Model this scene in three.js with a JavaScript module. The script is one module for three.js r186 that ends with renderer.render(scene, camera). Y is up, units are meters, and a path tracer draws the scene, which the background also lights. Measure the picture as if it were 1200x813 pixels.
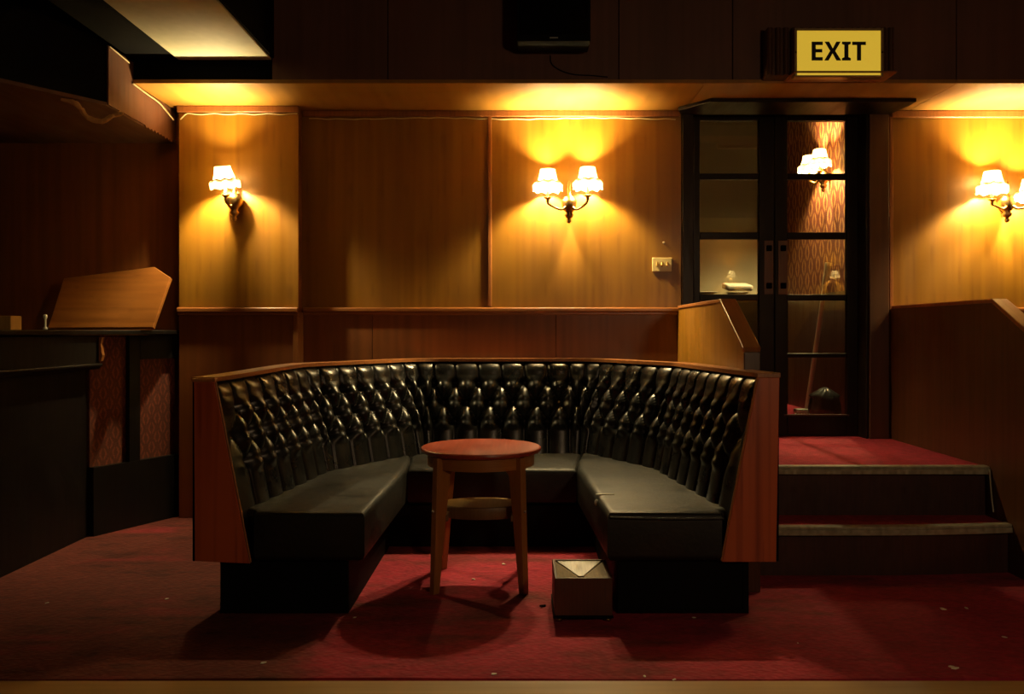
import * as THREE from 'three';
import { RoundedBoxGeometry } from 'three/addons/geometries/RoundedBoxGeometry.js';
import { mergeGeometries, mergeVertices, toCreasedNormals } from 'three/addons/utils/BufferGeometryUtils.js';
import { RectAreaLightUniformsLib } from 'three/addons/lights/RectAreaLightUniformsLib.js';
import { FontLoader } from 'three/addons/loaders/FontLoader.js';
import { TextGeometry } from 'three/addons/geometries/TextGeometry.js';

// ------------------------------------------------------------------ camera, exposure
const scene = new THREE.Scene();
scene.background = new THREE.Color(0x000000);
const FOCAL = 980, VX = 610, VY = 388, EYE = 1.05;
const camera = new THREE.PerspectiveCamera(2 * Math.atan(406.5 / FOCAL) * 180 / Math.PI, 1200 / 813, 0.05, 60);
camera.position.set(0, EYE, 0);
camera.lookAt(0, EYE, -1);
camera.setViewOffset(1200, 813, -10, 18.5, 1200, 813);
camera.updateProjectionMatrix();
const renderer = new THREE.WebGLRenderer({ antialias: true });
renderer.toneMapping = THREE.LinearToneMapping;
renderer.toneMappingExposure = 1.0;
renderer.shadowMap.enabled = true;
RectAreaLightUniformsLib.init();
const LAMP_COLOUR = new THREE.Color().setRGB(1, 0.785, 0.38);
const GLOBE_COLOUR = new THREE.Color().setRGB(1, 0.66, 0.36);
const LAMP_POWER = 7.5;          // candela of each bulb

// ------------------------------------------------------------------ helpers
let seed = 7;
function rnd() { seed = (seed * 1664525 + 1013904223) >>> 0; return seed / 4294967296; }
const V2 = (x, y) => new THREE.Vector2(x, y), V3 = (x, y, z) => new THREE.Vector3(x, y, z);
const clamp = (x, a, b) => Math.min(b, Math.max(a, x));
const sstep = (a, b, x) => { const t = clamp((x - a) / (b - a), 0, 1); return t * t * (3 - 2 * t); };
const mix = (a, b, t) => a + (b - a) * t;
// a pixel of the photograph at a distance d from the camera plane
const at = (px, py, d) => V3((px - VX) * d / FOCAL, EYE + (VY - py) * d / FOCAL, -d);

const used = new Map();
function numbered(n) { const k = used.get(n) || 0; used.set(n, k + 1); return k ? `${n}_${String(k).padStart(3, '0')}` : n; }
function shadow(o) { o.castShadow = true; o.receiveShadow = true; return o; }
function mesh(name, geo, mat, parent = scene) {
  const m = shadow(new THREE.Mesh(geo, mat));
  m.name = parent === scene ? numbered(name) : name;
  parent.add(m);
  return m;
}
function thing(name, label, category, pos = [0, 0, 0], group) {
  const g = new THREE.Group(); g.name = numbered(name); g.position.set(...pos); scene.add(g);
  g.userData = { label, category }; if (group) g.userData.group = group;
  return g;
}
function tag(o, label, category, group) { o.userData.label = label; o.userData.category = category; if (group) o.userData.group = group; return o; }
function struct(name, geo, mat, label, category) {
  const m = mesh(name, geo, mat);
  m.userData = { kind: 'structure', label, category };
  return m;
}
// box with uv in metres (projected on each face), edges slightly eased
function boxGeo(x0, x1, y0, y1, z0, z1, bevel = 0, us = 0, vs = 0) {
  const w = x1 - x0, h = y1 - y0, d = z1 - z0;
  const g = bevel > 0 ? new RoundedBoxGeometry(w, h, d, 1, Math.min(bevel, w / 2.1, h / 2.1, d / 2.1)) : new THREE.BoxGeometry(w, h, d);
  g.translate((x0 + x1) / 2, (y0 + y1) / 2, (z0 + z1) / 2);
  return uvBox(g, us, vs);
}
function uvBox(g, us = 0, vs = 0, turn = false) {
  const p = g.attributes.position, n = g.attributes.normal, uv = new Float32Array(p.count * 2);
  for (let i = 0; i < p.count; i++) {
    const ax = Math.abs(n.getX(i)), ay = Math.abs(n.getY(i)), az = Math.abs(n.getZ(i));
    let u, v;
    if (ay > ax && ay > az) { u = p.getX(i); v = p.getZ(i); }
    else if (ax > az) { u = p.getZ(i); v = p.getY(i); }
    else { u = p.getX(i); v = p.getY(i); }
    if (turn) [u, v] = [v, u];
    uv[2 * i] = u + us; uv[2 * i + 1] = v + vs;
  }
  g.setAttribute('uv', new THREE.BufferAttribute(uv, 2));
  return g;
}
// prism from plan points (x, z) between heights
function planPrism(pts, y0, y1, bevel = 0, segs = 2) {
  const s = new THREE.Shape(pts.map(([x, z]) => V2(x, -z)));
  const g = new THREE.ExtrudeGeometry(s, { depth: y1 - y0 - 2 * bevel, bevelEnabled: bevel > 0, bevelSize: bevel, bevelThickness: bevel, bevelOffset: -bevel, bevelSegments: segs, curveSegments: 8 });
  g.rotateX(-Math.PI / 2); g.translate(0, y0 + bevel, 0);
  return uvBox(g);
}
// prism from front-view points (x, y) between depths z0 < z1
function frontPrism(pts, z0, z1, bevel = 0) {
  const s = new THREE.Shape(pts.map(([x, y]) => V2(x, y)));
  const g = new THREE.ExtrudeGeometry(s, { depth: z1 - z0 - 2 * bevel, bevelEnabled: bevel > 0, bevelSize: bevel, bevelThickness: bevel, bevelOffset: -bevel, bevelSegments: 1 });
  g.translate(0, 0, z0 + bevel);
  return uvBox(g);
}
// prism from side-view points (z, y) between x0 < x1
function sidePrism(pts, x0, x1, bevel = 0) {
  const s = new THREE.Shape(pts.map(([z, y]) => V2(-z, y)));
  const g = new THREE.ExtrudeGeometry(s, { depth: x1 - x0 - 2 * bevel, bevelEnabled: bevel > 0, bevelSize: bevel, bevelThickness: bevel, bevelOffset: -bevel, bevelSegments: 1 });
  g.rotateY(Math.PI / 2); g.translate(x0 + bevel, 0, 0);
  return uvBox(g);
}
function tubeGeo(pts, r, segs = 24, rad = 8, closed = false) {
  return new THREE.TubeGeometry(new THREE.CatmullRomCurve3(pts, closed), segs, r, rad, closed);
}
const lathe = (pts, n = 32) => new THREE.LatheGeometry(pts.map(([r, y]) => V2(r, y)), n);

// ------------------------------------------------------------------ periodic noise and textures
function lattice(n, s) { const a = new Float32Array(n * n); let q = s >>> 0; for (let i = 0; i < a.length; i++) { q = (q * 1664525 + 1013904223) >>> 0; a[i] = (q >>> 8) / 16777216; } return a; }
const LN = 64, LAT = [1, 2, 3, 4, 5, 6].map(k => lattice(LN, 9173 * k + 11));
function noise(x, y, px, py, k = 0) {      // period px, py in lattice cells (<= 64)
  const xi = Math.floor(x), yi = Math.floor(y), fx = x - xi, fy = y - yi;
  const sx = fx * fx * (3 - 2 * fx), sy = fy * fy * (3 - 2 * fy), A = LAT[k % 6];
  const m = (a, p) => ((a % p) + p) % p;
  const x0 = m(xi, px) % LN, x1 = m(xi + 1, px) % LN, y0 = m(yi, py) % LN, y1 = m(yi + 1, py) % LN;
  return mix(mix(A[y0 * LN + x0], A[y0 * LN + x1], sx), mix(A[y1 * LN + x0], A[y1 * LN + x1], sx), sy);
}
function tex(w, h, fn, srgb, rx = 1, ry = 1) {
  const d = new Uint8Array(w * h * 4);
  for (let j = 0; j < h; j++) for (let i = 0; i < w; i++) {
    const c = fn(i / w, j / h), o = 4 * (j * w + i);
    if (typeof c === 'number') { d[o] = d[o + 1] = d[o + 2] = clamp(c, 0, 1) * 255; }
    else for (let k = 0; k < 3; k++) d[o + k] = clamp(c[k], 0, 1) * 255;
    d[o + 3] = 255;
  }
  const t = new THREE.DataTexture(d, w, h, THREE.RGBAFormat);
  t.wrapS = t.wrapT = THREE.RepeatWrapping; t.magFilter = THREE.LinearFilter; t.minFilter = THREE.LinearMipmapLinearFilter; t.generateMipmaps = true;
  if (srgb) t.colorSpace = THREE.SRGBColorSpace;
  t.repeat.set(rx, ry); t.needsUpdate = true;
  return t;
}
const enc = l => l <= 0.0031308 ? 12.92 * l : 1.055 * Math.pow(l, 1 / 2.4) - 0.055;
const encode = c => c.map(enc);
// grain along v; one tile covers 1 / (rx, ry) metres
function woodFn(dark, light, k, stripes = 0.5, contrast = 1) {
  return (u, v) => {
    const warp = noise(u * 6, v * 4, 6, 4, k) * 0.35 + noise(u * 16, v * 6, 16, 6, k + 1) * 0.12;
    const band = 0.3 * noise(u * 22 + warp * 2, v * 1, 22, 1, k + 2) + 0.7 * noise(u * 58 + warp, v * 2, 58, 2, k + 4), fine = noise(u * 60, v * 5, 60, 5, k + 3);
    const pore = noise(u * 64 + 0.3, v * 14, 64, 14, k + 4), cloud = noise(u * 3, v * 3, 3, 3, k + 5);
    let t = stripes * band + 0.2 * fine + 0.3 * cloud + 0.1 * warp;
    if (pore > 0.74) t -= 0.22 * (pore - 0.74) / 0.26;
    t = clamp((t - 0.5) * contrast + 0.5, 0, 1);
    return encode([0, 1, 2].map(i => mix(dark[i], light[i], t)));
  };
}
function wood(dark, light, k, rough, rx, ry, opt = {}) {
  const map = tex(512, 512, woodFn(dark, light, k, opt.stripes, opt.contrast), true, rx, ry);
  const rmap = tex(256, 256, (u, v) => rough * (0.8 + 0.45 * noise(u * 5, v * 5, 5, 5, k) * noise(u * 17, v * 9, 17, 9, k + 1) + 0.15 * noise(u * 50, v * 8, 50, 8, k + 2)), false, rx, ry);
  const m = new THREE.MeshPhysicalMaterial({ map, roughnessMap: rmap, roughness: 1, bumpMap: rmap, bumpScale: 0.0006 });
  if (opt.coat) { m.clearcoat = opt.coat; m.clearcoatRoughness = 0.25; }
  return m;
}
const dull = (r, g, b, rough) => { const m = new THREE.MeshPhysicalMaterial({ roughness: rough, specularIntensity: 0.1 }); m.color.setRGB(r, g, b); return m; };
const plain = (r, g, b, rough = 0.5, metal = 0) => { const m = new THREE.MeshStandardMaterial({ roughness: rough, metalness: metal }); m.color.setRGB(r, g, b); return m; };

const M = {};
M.wall = wood([0.17, 0.066, 0.005], [0.33, 0.152, 0.012], 0, 0.42, 0.8, 0.5, { stripes: 0.4 });
M.wallRed = wood([0.14, 0.042, 0.010], [0.28, 0.090, 0.020], 1, 0.45, 0.9, 0.5);
M.trim = wood([0.20, 0.07, 0.018], [0.36, 0.13, 0.034], 2, 0.35, 2, 2);
M.bulkhead = wood([0.085, 0.036, 0.024], [0.15, 0.064, 0.042], 3, 0.55, 0.8, 0.5);
M.bulkheadBlack = dull(0.0035, 0.003, 0.0028, 0.9);
M.soffit = wood([0.26, 0.118, 0.016], [0.42, 0.195, 0.028], 4, 0.5, 0.5, 0.9);
M.doorDark = wood([0.006, 0.003, 0.002], [0.015, 0.007, 0.004], 1, 0.38, 3, 1.2); M.doorDark.bumpScale = 0.0001; M.doorDark.specularIntensity = 0.4;
M.doorFrame = wood([0.05, 0.02, 0.009], [0.10, 0.04, 0.016], 2, 0.4, 3, 1.2);
M.riser = wood([0.022, 0.007, 0.006], [0.060, 0.016, 0.012], 2, 0.6, 2, 3);  // dark colour stands in for the shade on the step fronts
M.halfWall = wood([0.042, 0.016, 0.006], [0.115, 0.043, 0.013], 5, 0.42, 0.9, 0.6);  // darker copy of the wall wood, shade on its face put into the colour
M.endPanel = wood([0.16, 0.026, 0.012], [0.52, 0.105, 0.034], 3, 0.4, 1.2, 0.3, { stripes: 0.8, contrast: 1.9 });
M.rail = wood([0.22, 0.075, 0.02], [0.44, 0.17, 0.05], 0, 0.38, 6, 6);
M.tableTop = wood([0.24, 0.030, 0.012], [0.40, 0.060, 0.020], 4, 0.34, 2, 1.2);
M.tableLeg = wood([0.24, 0.090, 0.020], [0.48, 0.20, 0.050], 5, 0.4, 8, 2);
M.shelf = wood([0.42, 0.24, 0.06], [0.62, 0.40, 0.12], 2, 0.4, 3, 3);
M.flap = wood([0.22, 0.075, 0.014], [0.46, 0.175, 0.036], 1, 0.38, 1.2, 1.6);
M.bar = wood([0.004, 0.003, 0.0027], [0.009, 0.0065, 0.0055], 0, 0.5, 2, 1); M.bar.specularIntensity = 0.4;
M.box = wood([0.055, 0.019, 0.011], [0.11, 0.038, 0.021], 4, 0.5, 5, 3);
M.board = wood([0.26, 0.15, 0.05], [0.5, 0.31, 0.11], 3, 0.5, 1.5, 0.6);
M.blackBoard = dull(0.006, 0.006, 0.0065, 0.6);
M.void = dull(0.012, 0.010, 0.009, 0.9);
M.brass = plain(0.62, 0.42, 0.16, 0.28, 1);
M.darkBrass = plain(0.40, 0.24, 0.085, 0.3, 1);
M.steel = plain(0.55, 0.55, 0.5, 0.4, 1);
M.nosing = (() => {
  const m = new THREE.MeshStandardMaterial({ map: tex(256, 128, (u, v) => encode([0.40, 0.38, 0.27].map(c => c * (0.55 + 0.6 * noise(u * 40, v * 6, 40, 6, 0) * (0.6 + 0.5 * noise(u * 9, v * 3, 9, 3, 1))))), true, 2, 8), roughness: 0.42 });
  return m;
})();
M.leather = (() => {
  const b = tex(512, 512, (u, v) => 0.5 * noise(u * 64, v * 64, 64, 64, 0) + 0.3 * noise(u * 33, v * 29, 33, 29, 1) + 0.2 * noise(u * 9, v * 7, 9, 7, 2), false, 5, 5);
  const r = tex(256, 256, (u, v) => 0.22 + 0.12 * noise(u * 9, v * 11, 9, 11, 3) + 0.06 * noise(u * 40, v * 40, 40, 40, 4), false, 1.5, 1.5);
  const m = new THREE.MeshPhysicalMaterial({ roughness: 1, roughnessMap: r, bumpMap: b, bumpScale: 0.0003 });
  m.color.setRGB(0.005, 0.0046, 0.004);
  return m;
})();
M.seatLeather = (() => {
  const b = tex(512, 512, (u, v) => 0.35 * noise(u * 60, v * 60, 60, 60, 0) + 0.3 * noise(u * 24, v * 30, 24, 30, 1) + 0.35 * noise(u * 6, v * 5, 6, 5, 2), false, 2, 2);
  const r = tex(256, 256, (u, v) => 0.36 + 0.24 * noise(u * 6, v * 9, 6, 9, 3) + 0.10 * noise(u * 40, v * 40, 40, 40, 4), false, 1, 1);
  const m = new THREE.MeshPhysicalMaterial({ roughness: 1, roughnessMap: r, bumpMap: b, bumpScale: 0.0009 });
  m.color.setRGB(0.008, 0.007, 0.0055); m.specularIntensity = 0.8;
  return m;
})();
M.plaster = (() => { const m = new THREE.MeshStandardMaterial({ map: tex(256, 256, (u, v) => encode([0.50, 0.44, 0.27].map(c => c * (0.8 + 0.3 * noise(u * 5, v * 5, 5, 5, 0) + 0.1 * noise(u * 40, v * 30, 40, 30, 1)))), true, 1, 1), roughness: 0.6 }); return m; })();
M.cream = (() => { const m = new THREE.MeshStandardMaterial({ map: tex(256, 256, (u, v) => encode([0.76, 0.70, 0.46].map(c => c * (0.85 + 0.2 * noise(u * 6, v * 6, 6, 6, 2)))), true, 1, 1), roughness: 0.8 }); return m; })();
// flocked paper with an ogee damask figure, 0.16 m wide repeats
function damask(u, v, ground, flock, wear) {
  const fig = (x, y) => { const w = 0.30 + 0.16 * Math.cos(2 * Math.PI * y); const dx = Math.abs(x); return sstep(w + 0.05, w - 0.02, dx) - sstep(w - 0.13, w - 0.19, dx) * 0.9 + (dx < 0.10 + 0.05 * Math.cos(4 * Math.PI * y) ? 0.9 : 0); };
  const X = u * 4, Y = v * 3, f = clamp(Math.max(fig((X % 1) - 0.5, Y), fig(((X + 0.5) % 1) - 0.5, Y + 0.5)), 0, 1);
  const n = 0.75 + 0.5 * noise(u * 60, v * 60, 60, 60, 0) * wear + 0.1 * noise(u * 7, v * 7, 7, 7, 1);
  return encode([0, 1, 2].map(i => mix(ground[i], flock[i], f) * n));
}
M.paper = (() => { const m = new THREE.MeshStandardMaterial({ map: tex(512, 512, (u, v) => damask(u, v, [0.46, 0.20, 0.05], [0.16, 0.030, 0.010], 0.6), true, 1.6, 1.5), roughness: 0.75 }); return m; })();
M.barPaper = (() => { const m = new THREE.MeshStandardMaterial({ map: tex(512, 512, (u, v) => damask(u, v, [0.19, 0.042, 0.018], [0.095, 0.021, 0.010], 1), true, 3.8, 3.2), roughness: 0.85 }); return m; })();
M.glass = (() => { const m = new THREE.MeshPhysicalMaterial({ transmission: 1, thickness: 0, roughness: 0.005, ior: 1.5, metalness: 0 }); m.color.setRGB(0.86, 0.86, 0.80); return m; })();
M.shade = (() => { const m = new THREE.MeshPhysicalMaterial({ transmission: 0.05, thickness: 0, roughness: 0.95, side: THREE.DoubleSide }); m.color.setRGB(0.86, 0.74, 0.50); return m; })();
M.bulb = (() => { const m = new THREE.MeshStandardMaterial({ color: 0xffffff, roughness: 0.4 }); m.emissive = LAMP_COLOUR.clone(); m.emissiveIntensity = 12; return m; })();
M.braid = plain(0.45, 0.32, 0.10, 0.7);
M.candle = plain(0.75, 0.68, 0.48, 0.5);
M.cable = plain(0.62, 0.46, 0.24, 0.5);
M.white = plain(0.72, 0.68, 0.55, 0.5);
M.switchPlate = plain(0.62, 0.48, 0.20, 0.35);
M.speaker = dull(0.008, 0.008, 0.009, 0.9);
M.torn = plain(0.46, 0.24, 0.08, 0.9);

// ------------------------------------------------------------------ room shell
const ZW = -4.75, ZD = -4.87, ZC = -4.65, ZS = -4.22;      // wall, doors, column, bulkhead planes
const SOF = 2.30, LAND = 0.44, STEP = 0.22, XL = -4.2, XR = 6.0, ZB = 4.3, HI = 2.95;

// floor of bare boards, the carpet lies over it
const floor = struct('floor', boxGeo(XL - 0.2, XR + 0.2, -0.12, 0, -7.4, ZB + 0.2), M.void, 'dark floor of the room under the carpet', 'floor');
for (let i = 0; i < 3; i++) {
  const z1 = -2.495 + 0.005 + i * 0.125;
  for (let k = 0; k < 2; k++) {
    const x0 = -1.75 - 2.2 * (i % 2) + 3.6 * k, g = boxGeo(x0, x0 + 3.595, 0.0005, 0.010, z1, z1 + 0.121, 0.002, rnd(), rnd());
    uvBox(g, rnd(), rnd(), true);
    mesh('floorboard', g, M.board, floor);
  }
}
// carpet, stained and trodden more in the bar corner
const CX0 = XL, CX1 = 3.3, CZ0 = -4.9, CZ1 = -2.5;
M.carpet = (() => {
  const map = tex(2048, 1024, (u, v) => {
    const x = mix(CX0, CX1, u), z = mix(CZ0, CZ1, v);
    const pile = noise(u * 64 * 8, v * 64 * 4, 512, 256, 0), tuft = noise(u * 200, v * 90, 200, 90, 1);
    const n1 = noise(u * 23, v * 9, 23, 9, 2), n2 = noise(u * 48, v * 50, 48, 50, 3), n3 = noise(u * 9, v * 5, 9, 5, 4);
    let c = [0.36, 0.016, 0.040];
    const soil = clamp(sstep(0.32, 0.75, n1 * 0.40 + n2 * 0.25 + n3 * 0.40 - 0.16 + 0.48 * sstep(-0.55, -0.95, x + 0.5 * (n3 - 0.5))), 0, 1);
    c = [mix(c[0], 0.130, soil), mix(c[1], 0.021, soil), mix(c[2], 0.014, soil)];
    const spot = sstep(0.66, 0.80, n2 * 0.7 + tuft * 0.3) * (x < -0.7 ? 0.7 : 0.25);
    c = c.map(q => q * (1 - 0.6 * spot));
    const tone = (0.72 + 0.36 * pile) * (0.86 + 0.25 * tuft);
    return encode(c.map(q => q * tone));
  }, true);
  const b = tex(512, 512, (u, v) => noise(u * 64, v * 64, 64, 64, 2) * 0.6 + noise(u * 30, v * 30, 30, 30, 3) * 0.4, false, 10, 4);
  return new THREE.MeshPhysicalMaterial({ map, roughness: 0.95, bumpMap: b, bumpScale: 0.004, sheen: 0.3, sheenRoughness: 0.6, sheenColor: new THREE.Color(0.35, 0.05, 0.04) });
})();
{
  const s = new THREE.Shape();
  const ragged = [];
  for (let i = 0; i <= 150; i++) { const x = mix(CX0, CX1, i / 150); ragged.push([x, CZ1 + 0.004 * (rnd() - 0.5) + 0.006 * Math.sin(x * 3.1)]); }
  const g = planPrism([...ragged, [CX1, CZ0], [CX0, CZ0]], 0.0005, 0.012);
  const p = g.attributes.position, uv = g.attributes.uv;
  for (let i = 0; i < p.count; i++) uv.setXY(i, (p.getX(i) - CX0) / (CX1 - CX0), (p.getZ(i) - CZ0) / (CZ1 - CZ0));
  const c = mesh('carpet', g, M.carpet); c.userData.kind = 'structure';
  tag(c, 'worn red carpet on the floor, stained brown towards the bar', 'carpet');
}
M.landingCarpet = new THREE.MeshPhysicalMaterial({ map: tex(512, 512, (u, v) => { const q = (0.72 + 0.36 * noise(u * 64, v * 64, 64, 64, 0)) * (0.8 + 0.25 * noise(u * 30, v * 30, 30, 30, 1) + 0.15 * noise(u * 5, v * 5, 5, 5, 2)); return encode([0.42 * q, 0.022 * q, 0.046 * q]); }, true, 1, 1), roughness: 0.95, bumpMap: M.carpet.bumpMap, bumpScale: 0.004 });

// rear wall behind the booth, with the column and the bar alcove
const FL = 0.012;
const wallRear = struct('wall_rear', boxGeo(XL, 0.915, 0, HI, ZW - 0.2, ZW - 0.012), M.void, 'wood panelled wall behind the booth', 'wall');
function panel(parent, x0, x1, y0, y1, z, mat, t = 0.012, bev = 0.002) { return mesh('panel', boxGeo(x0, x1, y0, y1, z - t, z, bev, rnd() * 3, rnd() * 3), mat, parent); }
const DADO = 1.17;
panel(wallRear, -1.26, -0.176, DADO, SOF, ZW, M.wall);
panel(wallRear, -0.174, 0.913, DADO, SOF, ZW, M.wall);
panel(wallRear, -1.26, -0.842, FL, DADO, ZW, M.wallRed);
panel(wallRear, -0.840, 0.20, FL, DADO, ZW, M.wallRed);
panel(wallRear, 0.202, 0.913, FL, DADO, ZW, M.wallRed);
panel(wallRear, -3.02, -1.90, FL, SOF, ZW, M.wallRed);
panel(wallRear, XL, -3.022, FL, SOF, ZW, M.wallRed);
mesh('batten', boxGeo(-0.186, -0.164, DADO + 0.02, SOF - 0.03, ZW, ZW + 0.014, 0.005), M.trim, wallRear);
const trim1 = struct('trim_1', uvBox(mergeGeometries([boxGeo(-1.232, 0.905, 1.158, 1.184, ZW, ZW + 0.03, 0.008), boxGeo(-1.232, 0.905, 1.142, 1.159, ZW, ZW + 0.014, 0.004)]), 0, 0, true), M.trim, 'wooden dado rail along the panelled wall', 'trim');
struct('trim_2', boxGeo(-1.232, 0.905, SOF - 0.035, SOF - 0.001, ZW, ZW + 0.02, 0.004), M.trim, 'narrow timber cornice under the soffit behind the booth', 'trim');
// column
const column = thing('pillar', 'square wood panelled pillar holding the single armed wall lamp', 'pillar');
column.userData.kind = 'structure';
mesh('core', boxGeo(-1.892, -1.242, FL, SOF, ZW + 0.001, ZC - 0.012), M.wallRed, column);
panel(column, -1.90, -1.234, DADO + 0.012, SOF - 0.03, ZC, M.wall, 0.012, 0.003);
panel(column, -1.90, -1.262, FL, DADO - 0.03, ZC, M.wallRed, 0.012, 0.003);
mesh('corner_post', boxGeo(-1.262, -1.232, FL, DADO - 0.012, ZW + 0.001, ZC + 0.012, 0.004), M.trim, column);
mesh('dado_rail', uvBox(mergeGeometries([boxGeo(-1.905, -1.229, 1.152, 1.182, ZC, ZC + 0.03, 0.009), boxGeo(-1.902, -1.23, 1.138, 1.153, ZC, ZC + 0.014, 0.004)]), 0, 0, true), M.trim, column);
mesh('cornice', boxGeo(-1.905, -1.229, SOF - 0.036, SOF - 0.001, ZC, ZC + 0.018, 0.004), M.trim, column);
// soffit with the bulkhead above it
const soffit = struct('soffit', boxGeo(-1.955, 0.93, SOF, SOF + 0.02, ZW, ZS + 0.002, 0.002), M.soffit, 'varnished soffit over the booth lit by the wall lamps', 'soffit');
const cutX = [0.93, 2.2, 3.6, XR];
for (let i = 0; i < 3; i++) mesh('soffit_board', boxGeo(cutX[i] + 0.001, cutX[i + 1], SOF, SOF + 0.02, ZW, ZS + 0.002, 0.002, rnd(), rnd()), M.soffit, soffit);
const bulk = struct('wall_bulkhead', boxGeo(XL, XR, SOF + 0.022, HI, ZS - 0.10, ZS - 0.014), M.void, 'dark wooden bulkhead above the soffit', 'wall');
const joints = [-1.255, -0.67, 0.496, 1.07, 2.2, 3.4, XR];
for (let i = 0; i < joints.length - 1; i++) panel(bulk, joints[i] + 0.002, joints[i + 1] - 0.002, SOF + 0.001, HI - 0.01, ZS, M.bulkhead);
panel(bulk, XL, -1.259, SOF + 0.001, HI - 0.01, ZS, M.bulkheadBlack);
// wall right of the doors
const wallSide = struct('wall_rear_stairs', boxGeo(2.0, XR, 0, HI, ZW - 0.2, ZW - 0.012), M.void, 'panelled wall beside the doorway above the steps', 'wall');
panel(wallSide, 2.10, 4.1, DADO, SOF, ZW, M.wall);
panel(wallSide, 4.103, XR, DADO, SOF, ZW, M.wall);
panel(wallSide, 2.10, XR, FL, DADO, ZW, M.wallRed);
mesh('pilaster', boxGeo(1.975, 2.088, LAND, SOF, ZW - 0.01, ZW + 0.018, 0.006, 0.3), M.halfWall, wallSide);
mesh('bead', boxGeo(2.092, 2.112, DADO, SOF - 0.03, ZW, ZW + 0.012, 0.004), M.trim, wallSide);
mesh('dado_rail', uvBox(boxGeo(2.10, XR, 1.158, 1.184, ZW, ZW + 0.03, 0.008), 0, 0, true), M.trim, wallSide);
mesh('cornice', boxGeo(2.10, XR, SOF - 0.042, SOF - 0.001, ZW, ZW + 0.024, 0.006), M.trim, wallSide);
// wall above the door opening and the black boarded canopy under the soffit
struct('wall_over_door', boxGeo(0.915, 2.0, 2.46, HI, ZW - 0.2, ZW - 0.012), M.void, 'wall over the glazed doors', 'wall');
struct('trim_3', planPrism([[0.91, ZW + 0.001], [0.88, ZW + 0.09], [1.02, ZW + 0.27], [2.12, ZW + 0.27], [2.12, ZW + 0.2], [2.09, ZW + 0.001]], SOF - 0.022, SOF - 0.001, 0.003), M.doorDark, 'black boarded head over the glazed doors', 'trim');
// ceiling, side walls and the wall at the other end of the room
struct('ceiling', boxGeo(XL - 0.2, XR + 0.2, HI, HI + 0.15, -7.4, ZB + 0.2), M.void, 'dark ceiling of the room', 'ceiling');
struct('wall_left', boxGeo(XL - 0.2, XL, 0, HI, -4.95, ZB + 0.2), M.wallRed, 'panelled wall behind the bar', 'wall');
struct('wall_right', boxGeo(XR, XR + 0.2, 0, HI, -4.95, ZB + 0.2), M.wallRed, 'panelled wall at the side of the room', 'wall');
struct('wall_front', boxGeo(XL, XR, 0, HI, ZB, ZB + 0.2), M.wall, 'panelled wall at the far end of the room', 'wall');
// low ceiling over the bar corner with a pale panel let into it
const low = struct('ceiling_low', boxGeo(-1.955, -1.238, 2.42, HI, -4.20, -1.2), M.bulkheadBlack, 'low black ceiling box beside the bar canopy', 'ceiling');
mesh('panel', boxGeo(-1.715, -1.25, 2.410, 2.421, -4.195, -2.9, 0.002), M.plaster, low).userData.label = 'pale yellowed ceiling panel';
mesh('panel', boxGeo(-1.715, -1.25, 2.410, 2.421, -2.896, -1.6, 0.002), M.plaster, low);

// ------------------------------------------------------------------ lobby behind the doors
const ZL = -7.2, XLB = 2.25;
struct('floor_lobby', boxGeo(0.2, XLB, LAND - 0.05, LAND, ZL, ZW - 0.012), M.landingCarpet, 'carpeted lobby floor behind the glazed doors', 'floor');
const paperWall = struct('wall_lobby_right', boxGeo(XLB, XLB + 0.1, LAND, HI, ZL, ZW - 0.2), M.paper, 'lobby wall with gold and red patterned paper', 'wall');
mesh('wainscot', boxGeo(XLB - 0.012, XLB, LAND, 1.33, ZL, ZW - 0.2), M.doorFrame, paperWall);
const lobbyRear = struct('wall_lobby_rear', boxGeo(0.2, XLB, LAND, HI, ZL - 0.1, ZL - 0.01), M.void, 'wall at the back of the lobby in three level bands', 'wall');
mesh('panel', boxGeo(0.2, XLB, 1.86, HI, ZL - 0.01, ZL), M.olive || (M.olive = plain(0.085, 0.068, 0.034, 0.6)), lobbyRear);
mesh('panel', boxGeo(0.2, XLB, 1.30, 1.858, ZL - 0.01, ZL), M.cream, lobbyRear);  // cream band, darker bands above and below it
mesh('panel', boxGeo(0.2, XLB, LAND, 1.298, ZL - 0.01, ZL), M.doorFrame, lobbyRear);
struct('wall_lobby_left', boxGeo(0.1, 0.2, LAND, HI, ZL, ZW - 0.2), M.cream, 'cream side wall of the lobby', 'wall');

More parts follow.
